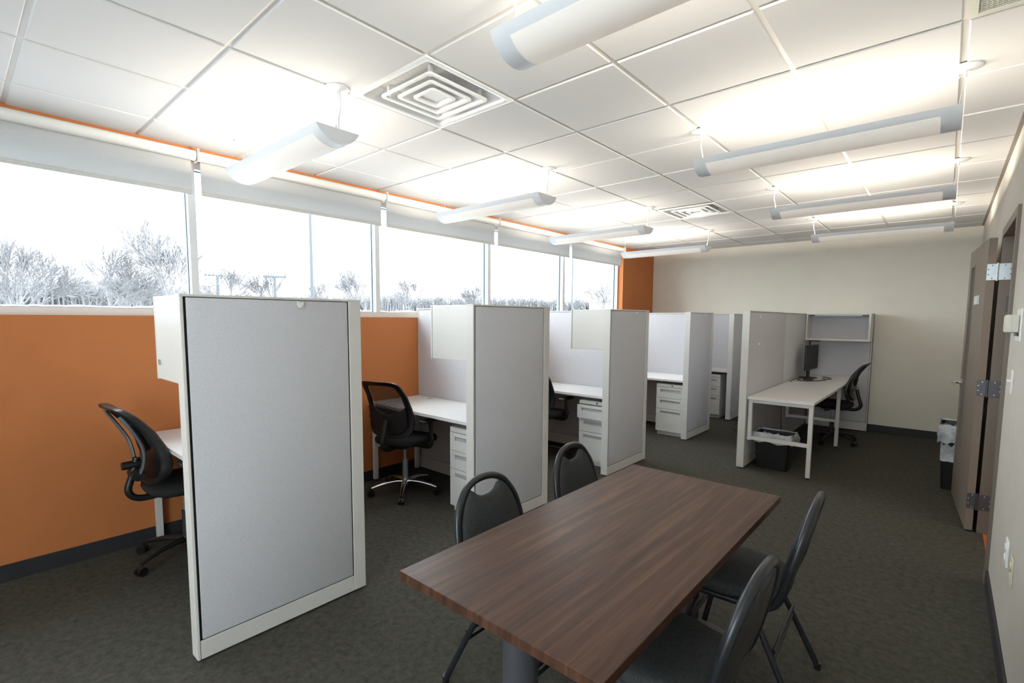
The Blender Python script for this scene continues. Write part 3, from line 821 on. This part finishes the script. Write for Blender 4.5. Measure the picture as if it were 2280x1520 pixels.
dup(sc, (1.19, .765, 0), -PI/2+.04, 'charcoal stacking chair on the window side, at the far end of the table')
dup(sc, (1.838, .742, 0), PI/2+.04, 'charcoal stacking chair on the door side, its back rising past the far table corner')
dup(sc, (1.83, .02, 0), PI/2-.03, 'nearest charcoal stacking chair, on the door side, cut by the lower edge')

# ------------------------------------------------------------------ island clutter
t = thing('computer_monitor', 'black flat monitor standing on the desk island beside the divider', 'monitor', (1.085, 6.32, DZ+.001), -.10)
b = MB(); b.box(-.012, .012, -.26, .26, .115, .455, .006); b.build('screen_housing', 'blackpl', t, smooth=30)
MB().box(.0122, .014, -.248, .248, .128, .443).build('screen', 'screen', t)
b = MB(); b.tube([(-.03, 0, .01), (-.035, 0, .14), (-.022, 0, .27)], [(.022, .010)]*3, 10); b.build('neck', 'blackpl', t, smooth=50)
b = MB(); b.tube([(-.03, 0, 0), (-.03, 0, .006), (-.03, 0, .012)], [.11, .108, .03], 28); b.build('stand_base', 'blackpl', t, smooth=30)
b = MB(); b.box(-.022, -.012, -.16, .16, .18, .39, .006); b.build('rear_cover', 'blackpl2', t)
def cable(label, pts, r=.0035, name='cable'):
    b = MB(); b.tube(smoothpath(pts, 6), r, 6); o = b.build(name, 'blackpl', None, smooth=60)
    tag(o, label, 'cable', 'loose black cables'); return o
z = DZ+.006
cable('black cable looped on the island desk in front of the monitor', [(1.05, 6.16, z), (1.03, 5.98, z), (1.02, 5.86, z), (1.09, 5.80, z), (1.22, 5.92, z), (1.30, 6.08, z)], .005)
cable('black cable trailing behind the monitor towards the divider', [(1.01, 6.22, z), (.98, 6.05, z), (.97, 5.88, z), (.985, 5.72, z), (.99, 5.60, z)], .005)
cable('dark cable coiled under the monitor screen on the island desk', [(1.20, 6.50, z), (1.28, 6.45, z), (1.33, 6.32, z), (1.28, 6.20, z), (1.24, 6.24, z)], .005)
cable('black cable lying on the carpet by the farthest divider', [(.06, 6.45, .004), (.16, 6.36, .004), (.17, 6.05, .004), (.30, 5.75, .004), (.50, 5.66, .004), (.70, 5.9, .004)], .006)
cable('thin black cable hanging down behind the island desk', [(.955, 5.40, .70), (.95, 5.40, .45), (.955, 5.41, .2), (.97, 5.44, .02)], .004)
t = thing('computer_mouse', 'small dark dock lying flat beside the monitor on the desk island', 'dock', (1.12, 6.02, DZ))
t.name = 'docking_station'
MB().box(-.05, .05, -.09, .09, 0, .022, .006).build('body', 'blackpl', t, smooth=40)
MB().box(-.046, -.04, -.06, .06, .006, .014).build('port_strip', 'silverpl', t)

# ------------------------------------------------------------------ bins for rubbish
def rect_ring(a, b_, z, r=.03, ph=0, amp=0, seed=0):
    out = []
    for q, (sx, sy) in enumerate(((1,1),(-1,1),(-1,-1),(1,-1))):
        for k in range(5):
            an = PI/2*q + k*PI/8
            x, y = sx*(a-r)+r*math.cos(an), sy*(b_-r)+r*math.sin(an)
            out.append((x, y, z))
    # subdivide for crinkles
    fin = []
    n = len(out)
    for i in range(n):
        p, q = Vector(out[i]), Vector(out[(i+1)%n])
        m = 1 if (p-q).length < .03 else 6
        for k in range(m):
            v = p.lerp(q, k/m)
            if amp:
                w = 1 + amp*math.sin(len(fin)*2.3+seed)*.5 + amp*math.sin(len(fin)*.9+seed*2)*.5
                v = Vector((v.x*w, v.y*w, v.z + amp*.12*math.sin(len(fin)*1.7+seed)))
            fin.append(tuple(v))
    return fin
def trash(label, loc, rz, a, b_, h, taper=.84, drop=.07, spread=1.10):
    t = thing('trash_bin', label, 'trash bin', loc, rz, None)
    bm = MB(); bm.loft([rect_ring(a*taper, b_*taper, 0), rect_ring(a*.995, b_*.995, h-.012), rect_ring(a*1.03, b_*1.03, h-.010), rect_ring(a*1.03, b_*1.03, h),
                        rect_ring(a*.97, b_*.97, h), rect_ring(a*taper*.96, b_*taper*.96, .012)])
    bm.build('bin_body', 'blackpl', t, smooth=40)
    bm = MB(); bm.loft([rect_ring(a*.90, b_*.90, h*.45, amp=.02, seed=3), rect_ring(a*.94, b_*.94, h-.05, amp=.02, seed=1), rect_ring(a*1.0, b_*1.0, h+.006, amp=.02, seed=2), rect_ring(a*1.05, b_*1.05, h+.012, amp=.03, seed=4),
                        rect_ring(a*spread, b_*spread, h-.02, amp=.05, seed=5), rect_ring(a*spread*1.03, b_*spread*1.03, h-drop*.7, amp=.07, seed=6), rect_ring(a*spread*1.0, b_*spread*1.0, h-drop, amp=.09, seed=7)], cap=False)
    bm.build('bag_liner', 'liner', t, smooth=80)
    return t
trash('black trash bin with clear plastic liner under the island desk', (1.165, 4.20, 0), .0, .175, .135, .37, drop=.085, spread=1.13)
trash('slim black trash bin with white liner behind the open door', (2.588, 4.66, 0), 0, .115, .20, .60, taper=.72, drop=.15, spread=1.10)

# ------------------------------------------------------------------ door
dr = bpy.data.objects.new('door_1', None); COL.objects.link(dr); dr.location = (XR, D1, 0); struct(dr)
# frame (local: x from room wall face outward +, y relative to far jamb)
b = MB(); W = D1-D0; f = .05
for (ya, yb) in ((-.008, f), (-W-f, -W+.008)): b.box(-.016, .146, ya, yb, 0, DH+f, .002)
b.box(-.016, .146, -W+.008, -.008, DH-.008, DH+f, .002)
b.box(.075, .105, -.022, -.004, 0, DH-.004, .001); b.box(.075, .105, -W+.004, -W+.022, 0, DH-.004, .001); b.box(.075, .105, -W+.022, -.022, DH-.022, DH-.004, .001)
b.build('door_frame', 'framep', dr)
ang = math.atan2(.068, .998)
leaf = bpy.data.objects.new('door_leaf', None)
b = MB()
LW, LT, LZ = 1.0, .045, 2.145
gA, gB, gz0, gz1 = .64, .80, .50, 2.0
b.box(-LT, 0, 0, gA, .012, LZ, .001); b.box(-LT, 0, gB, LW, .012, LZ, .001); b.box(-LT, 0, gA, gB, .012, gz0); b.box(-LT, 0, gA, gB, gz1, LZ)
lf = b.build('door_leaf', 'doorp', dr, (2.692-XR, 3.414-D1, 0), ang)
b = MB()
for (a, c, e, g) in ((gA-.012, gA+.004, gz0-.012, gz1+.012), (gB-.004, gB+.012, gz0-.012, gz1+.012), (gA, gB, gz0-.012, gz0+.004), (gA, gB, gz1-.004, gz1+.012)):
    b.box(-LT-.006, .006, a, c, e, g)
b.build('glazing_bead', 'framep', lf)
MB().box(-LT/2-.003, -LT/2+.003, gA, gB, gz0, gz1).build('door_pane', 'screen', lf)
b = MB(); hy_ = LW-.065; hz_ = 1.02
b.cyl((-LT, hy_, hz_), (-LT-.010, hy_, hz_), .032, seg=24); b.cyl((-LT-.01, hy_, hz_), (-LT-.058, hy_, hz_), .010, seg=14)
b.tube(smoothpath([(-LT-.055, hy_, hz_), (-LT-.060, hy_-.03, hz_), (-LT-.056, hy_-.115, hz_)]), .010, 12)
b.build('door_handle', 'chrome', lf, smooth=50)
b = MB(); b.box(-LT-.004, -LT, .27, .52, 1.685, 1.755, .001); b.build('name_plate', 'steel', lf)
b = MB(); b.box(-LT-.005, -LT-.0038, .30, .50, 1.692, 1.748); b.build('name_plate_insert', 'paper', lf)
for hz in (1.905, 1.075, .235):
    b = MB(); s = .057; m_ = 'steel' if hz > 1.5 else 'bronze'
    b.box(-.056, -.005, .0, .003, hz-s, hz+s, .0006); b.box(.004, .075, .0, .003, hz-s, hz+s, .0006)
    b.cyl((-.001, -.004, hz-s-.006), (-.001, -.004, hz+s+.006), .007, seg=12)
    hg = b.build('door_hinge', m_, dr, (2.692-XR+.012, 3.4085-D1, 0), 0)
    b = MB()
    for sx in (-1, 1):
        for (q, zz_) in ((.016, .045), (.034, .018), (.034, -.018), (.016, -.045)):
            xq = (q*1.6+.012) if sx > 0 else (-q*1.1-.010); b.cyl((xq, .0005, hz+zz_), (xq, -.001, hz+zz_), .0042, seg=10)
    b.build('hinge_screws', 'bronze' if hz > 1.5 else 'steel', hg)
b = MB(); b.box(.03, .065, -.0095, -.0085, 1.62, 1.74); b.build('rating_label', 'bronze', dr)

# ------------------------------------------------------------------ wall devices by the door
t = thing('thermostat', 'boxy ivory thermostat on the wall near the door frame', 'thermostat', (XR, 2.01, 1.545))
MB().box(-.006, 0, -.10, .10, -.085, .075, .002).build('wall_plate', 'plate', t)
MB().box(-.056, -.006, -.06, .06, -.045, .045, .010).build('cover', 'device', t, smooth=40)
b = MB(); b.box(-.034, -.033, -.0612, .0612, -.043, .043); b.build('seam', 'recess', t)
b = MB(); b.cyl((-.015, -.052, -.045), (-.015, -.052, -.060), .008, seg=12); b.build('key_lock', 'bronze', t)
t = thing('light_switch', 'white toggle light switch on the wall beside the door', 'light switch', (XR, 2.095, 1.245))
MB().box(-.007, 0, -.037, .037, -.062, .062, .003).build('switch_plate', 'plate', t, smooth=40)
b = MB(); b.box(-.024, -.006, -.005, .005, .0, .013, .002); b.build('toggle', 'plate', t)
def outlet(label, y, z_, m_, dep):
    t = thing('wall_outlet', label, 'outlet', (XR, y, z_))
    MB().box(-dep, 0, -.037, .037, -.062, .062, .003).build('cover_plate', m_, t, smooth=40)
    b = MB()
    for s in (-1, 1): b.cyl((-dep, 0, s*.024), (-dep-.004, 0, s*.024), .017, seg=20)
    b.build('receptacle', m_, t)
    return t
outlet('white outlet plate low on the right wall, nearer the door', 1.60, .515, 'plate', .010)
outlet('ivory outlet plate low on the right wall, just nearer the camera', 1.41, .50, 'ivory', .006)

# ------------------------------------------------------------------ outdoors
b = MB(); b.box(-260, XL-.6, -120, 260, -.5, -.30); struct(b.build('ground_outside', 'lot'))
def tree_mesh(h, depth, spread, seed, rb=.018, lean=0, minr=.006, bushy=False):
    rnd = random.Random(seed); b = MB()
    def grow(p, d, L, r, k):
        n = 4 if k > 1 else 3
        pts = [p.copy()]; rs = [r]; q = p.copy(); dd = d.copy()
        for i in range(n):
            dd = (dd + Vector((rnd.uniform(-1,1), rnd.uniform(-1,1), rnd.uniform(-.3,.6)))*.13).normalized()
            q = q + dd*L/n; pts.append(q.copy()); rs.append(max(minr, r*(1-.45*(i+1)/n)))
            if k > 0 and i > 0 or (bushy and k > 0):
                for _ in range(1):
                    ax = dd.orthogonal().normalized(); ax.rotate(Quaternion(dd, rnd.uniform(0, 2*PI)))
                    nd = (dd*1.0 + ax*spread*rnd.uniform(.6, 1.15) + Vector((0,0,.18))).normalized()
                    grow(q.copy(), nd, L*rnd.uniform(.66, .88), rs[-1]*.72, k-1)
        b.tube(pts, rs, 4 if k > 2 else 3, cap=False)
        if k > 0:
            for _ in range(2):
                ax = dd.orthogonal().normalized(); ax.rotate(Quaternion(dd, rnd.uniform(0, 2*PI)))
                grow(q.copy(), (dd + ax*spread*.6).normalized(), L*rnd.uniform(.6, .78), rs[-1]*.8, k-1)
    grow(Vector((0,0,0)), Vector((lean, 0, 1)).normalized(), h*.30, h*rb, depth)
    zmax = max(v.co.z for v in b.bm.verts); k = h/zmax
    bmesh.ops.scale(b.bm, vec=(k, k, k), verts=b.bm.verts)
    me_o = b.build('tree', 'bark'); return me_o
protos = [tree_mesh(8.5, 4, .55, 11, .017, 0, .026), tree_mesh(8.5, 4, .80, 5, .017, 0, .027), tree_mesh(8.5, 4, .66, 23, .017, .05, .027)]
trees = [(0, -38.2, 8.9, 8.6, .3, 'tall bare tree with upright fan of branches, left of the first window mullion'),
 (1, -44.9, 6.5, 7.4, 1.3, 'broad bushy bare tree in the middle of the first window'),
 (2, -37.5, 1.1, 6.6, 2.0, 'bare tree at the far left of the first window, cut by the picture edge'),
 (1, -53.5, 2.2, 8.0, .9, 'lower bare tree just right of the leftmost tree in the first window'),
 (0, -56.2, 11.1, 6.6, 2.2, 'short bare tree between the bushy tree and the tall fan-shaped tree'),
 (2, -68.7, 22.2, 9.0, .2, 'bare tree behind the double lamp at the left of the second window'),
 (0, -71.2, 29.7, 9.0, 1.9, 'rounded bare tree by the second double lamp in the second window'),
 (1, -88.3, 48.3, 10.2, 2.9, 'bare tree just right of the tall grey pole in the second window'),
 (0, -70.0, 43.0, 10.4, .7, 'bare tree at the right end of the second window, near its mullion'),
 (2, -85.6, 64.5, 11.2, 1.1, 'bare tree rising at the left of the third window'),
 (0, -83.7, 82.1, 10.6, 2.5, 'small bare treetop at the right of the third window'),
 (1, -33.4, 58.6, 7.8, 1.5, 'bare tree in front of the small white-roofed building'),
 (1, -66.0, 12.5, 7.6, 2.7, 'distant bare tree behind the broad bushy one in the first window')]
used = set()
for k, x, y, h, rz, lb in trees:
    if k in used:
        o = protos[k].copy(); COL.objects.link(o)
    else: o = protos[k]; used.add(k)
    s = h/8.5; o.scale = (s*1.05, s*1.05, s); o.location = (x, y, -.3); o.rotation_euler = (0, 0, rz)
    tag(o, lb, 'tree', 'bare winter trees outside')
# near branches reaching in from the left of the first window
b = MB(); rnd = random.Random(4)
def twig(p, d, L, r, k):
    pts = [Vector(p)]; q = Vector(p); dd = Vector(d).normalized(); rs = [r]
    for i in range(5):
        dd = (dd + Vector((rnd.uniform(-1,1), rnd.uniform(-1,1), rnd.uniform(-.7,1)))*.16).normalized(); q = q + dd*L/5; pts.append(q.copy()); rs.append(r*(1-.16*(i+1)))
        if k > 0 and i in (1, 2, 3):
            ax = dd.orthogonal().normalized(); ax.rotate(Quaternion(dd, rnd.uniform(0, 2*PI)))
            twig(q, dd+ax*.7+Vector((0,0,.2)), L*.5, rs[-1]*.6, k-1)
    b.tube(pts, rs, 5)
b.tube([(0, 0, 0), (.1, .1, 1.5), (.05, .1, 3.0), (.2, .15, 4.6)], [.14, .12, .09, .05], 8)
for hz, L in ((1.9, 2.3), (2.5, 2.2), (3.2, 2.4), (3.8, 2.2), (4.4, 1.6)):
    twig((.08, .1, hz), (.1, 1.0, .5), L, .022, 3); twig((.08, .1, hz+.2), (.2, -1.0, .5), L, .022, 3); twig((.08, .1, hz+.1), (-.8, .3, .5), L*.8, .022, 2)
tag(b.build('sapling', 'bark', None, (-12.5, -3.4, -.3), 0), 'close young tree whose thin branches reach in at the far left edge', 'tree')
# dense wood on the skyline
b = MB(); rnd = random.Random(9)
wp = [(-67.4, -30, 6.1), (-67.4, 3, 6.4), (-71.7, 9.7, 6.6), (-80.5, 17.2, 6.4), (-121.1, 38.8, 7.9), (-122.1, 62.4, 8.4), (-126, 93.9, 10.2), (-112.4, 109.9, 9.9), (-98.6, 122.5, 10.1), (-81.2, 134.9, 9.5), (-60, 145, 9.0)]
for row in range(4):
    for (xa, ya, ha), (xb, yb, hb) in zip(wp, wp[1:]):
        L = math.hypot(xb-xa, yb-ya); n = int(L*(.9 if xa > -100 else 1.0))
        for i in range(n):
            k = (i+rnd.random())/n; x, y, h = xa+(xb-xa)*k, ya+(yb-ya)*k, (ha+(hb-ha)*k)*rnd.uniform(.74, 1.02)
            x -= row*3+rnd.uniform(0, 2)
            for _ in range(9):
                an = rnd.uniform(0, 2*PI); r = rnd.uniform(.3, 1.6); s_ = h*rnd.uniform(.80, 1.0)
                hb_ = rnd.uniform(0, .35)*h
                mid = Vector((x+math.cos(an)*r*.5, y+math.sin(an)*r*.5, (hb_+s_)*.55)); top = Vector((x+math.cos(an)*r, y+math.sin(an)*r, s_))
                b.tube([Vector((x, y, 0)), mid, top], [.14, .07, .02], 3, cap=False)
                for _ in range(5):
                    kk = rnd.uniform(0, 1); pp = mid.lerp(top, kk); a2 = rnd.uniform(0, 2*PI)
                    b.tube([pp, pp+Vector((math.cos(a2)*.9, math.sin(a2)*.9, rnd.uniform(.3, 1.0)))], [.05, .02], 3, cap=False)
tag(b.build('woods', 'barkfar', None, (0, 0, -.3)), 'hazy line of dense leafless woods along the horizon beyond the windows', 'woods', kind='stuff')
# lamp posts
def pole(label, x, y, h, r, heads=False, rz=0):
    t = thing('parking_light_pole', label, 'light pole', (x, y, -.3), rz)
    MB().cyl((0,0,0), (0,0,h), r*1.2, r*.85, 12).build('shaft', 'pole', t, smooth=60)
    if heads:
        for s in (-1, 1): MB().box(min(s*.15, s*1.15), max(s*.15, s*1.15), -.18, .18, h-.10, h+.10, .03).build('lamp_head', 'pole', t)
        MB().box(-.2, .2, -.04, .04, h-.04, h+.04).build('arm', 'pole', t)
    else:
        MB().box(-.5, .5, -.15, .15, h-.05, h+.05, .02).build('lamp_head', 'pole', t)
    return t
pole('tall grey pole crossing the second window from sill to shade', -24.3, 12.1, 9.8, .085)
pole('distant double-headed parking lot lamp, left one in the second window', -54.5, 17.3, 6.1, .16, True, PI/2-.3)
pole('distant double-headed parking lot lamp, right one in the second window', -52.6, 22.3, 6.2, .16, True, PI/2-.4)
pole('thin pale pole standing in the last window', -20.1, 31.5, 9.2, .06)
t = thing('outbuilding', 'small pale building with white snowy roof in the last window', 'building', (-47.5, 84.8, -.3), -.55)
MB().box(-3.2, 6, -3, 3, 0, 5.2).build('walls', 'bldg', t)
b = MB(); b.loft([[(-3.6, -3.4, 5.2), (6.4, -3.4, 5.2), (6.4, 3.4, 5.2), (-3.6, 3.4, 5.2)], [(.8, -.2, 7.0), (2, -.2, 7.0), (2, .2, 7.0), (.8, .2, 7.0)]]); b.build('roof', 'snow', t)

# ------------------------------------------------------------------ daylight
SKY = 3.1
w = bpy.data.worlds.new('World'); SC.world = w; w.use_nodes = True
bg = w.node_tree.nodes['Background']; bg.inputs[0].default_value = (.93, .97, 1.0, 1); bg.inputs[1].default_value = SKY

hl = bpy.data.lights.new('hallway_fill_light', 'AREA'); hl.shape = 'RECTANGLE'; hl.size = .6; hl.size_y = 1.2; hl.energy = 5; hl.color = (1, .9, .76)  # unseen area light added to brighten the door jamb and hallway
ho = bpy.data.objects.new('hallway_fill_light', hl); COL.objects.link(ho); ho.location = (XR+1.1, D0+.2, 2.49)
# ------------------------------------------------------------------ camera
f = 1101.6658; yaw, pitch, roll = .7187, -.0872, .0062
cy, sy, cp, sp = math.cos(yaw), math.sin(yaw), math.cos(pitch), math.sin(pitch)

fw = Vector((-sy*cp, cy*cp, sp)); rr = Vector((cy, sy, 0)); uu = rr.cross(fw)
cr_, sr_ = math.cos(.0062), math.sin(.0062)
r2 = cr_*rr + sr_*uu; u2 = -sr_*rr + cr_*uu
cam = bpy.data.cameras.new('camera'); co = bpy.data.objects.new('camera', cam); COL.objects.link(co)
m3 = Matrix((r2, u2, -fw)).transposed()
co.matrix_world = Matrix.Translation((2.4549, -1.5063, 1.5556)) @ m3.to_4x4()
cam.sensor_fit = 'HORIZONTAL'; cam.sensor_width = 36; cam.lens = f/2280*36
cam.shift_x = 0; cam.shift_y = 45.2/2280; cam.clip_start = .02; cam.clip_end = 600
SC.camera = co
SC.view_settings.view_transform = 'Standard'; SC.view_settings.look = 'None'
SC.view_settings.exposure = 1.55; SC.view_settings.gamma = 1; SC.view_settings.use_curve_mapping = False
SC.cycles.max_bounces = 14; SC.cycles.diffuse_bounces = 8; SC.cycles.transparent_max_bounces = 16
SC.cycles.sample_clamp_indirect = 8
try:
    SC.cycles.use_denoising = True; SC.cycles.denoiser = 'OPENIMAGEDENOISE'
except Exception: pass
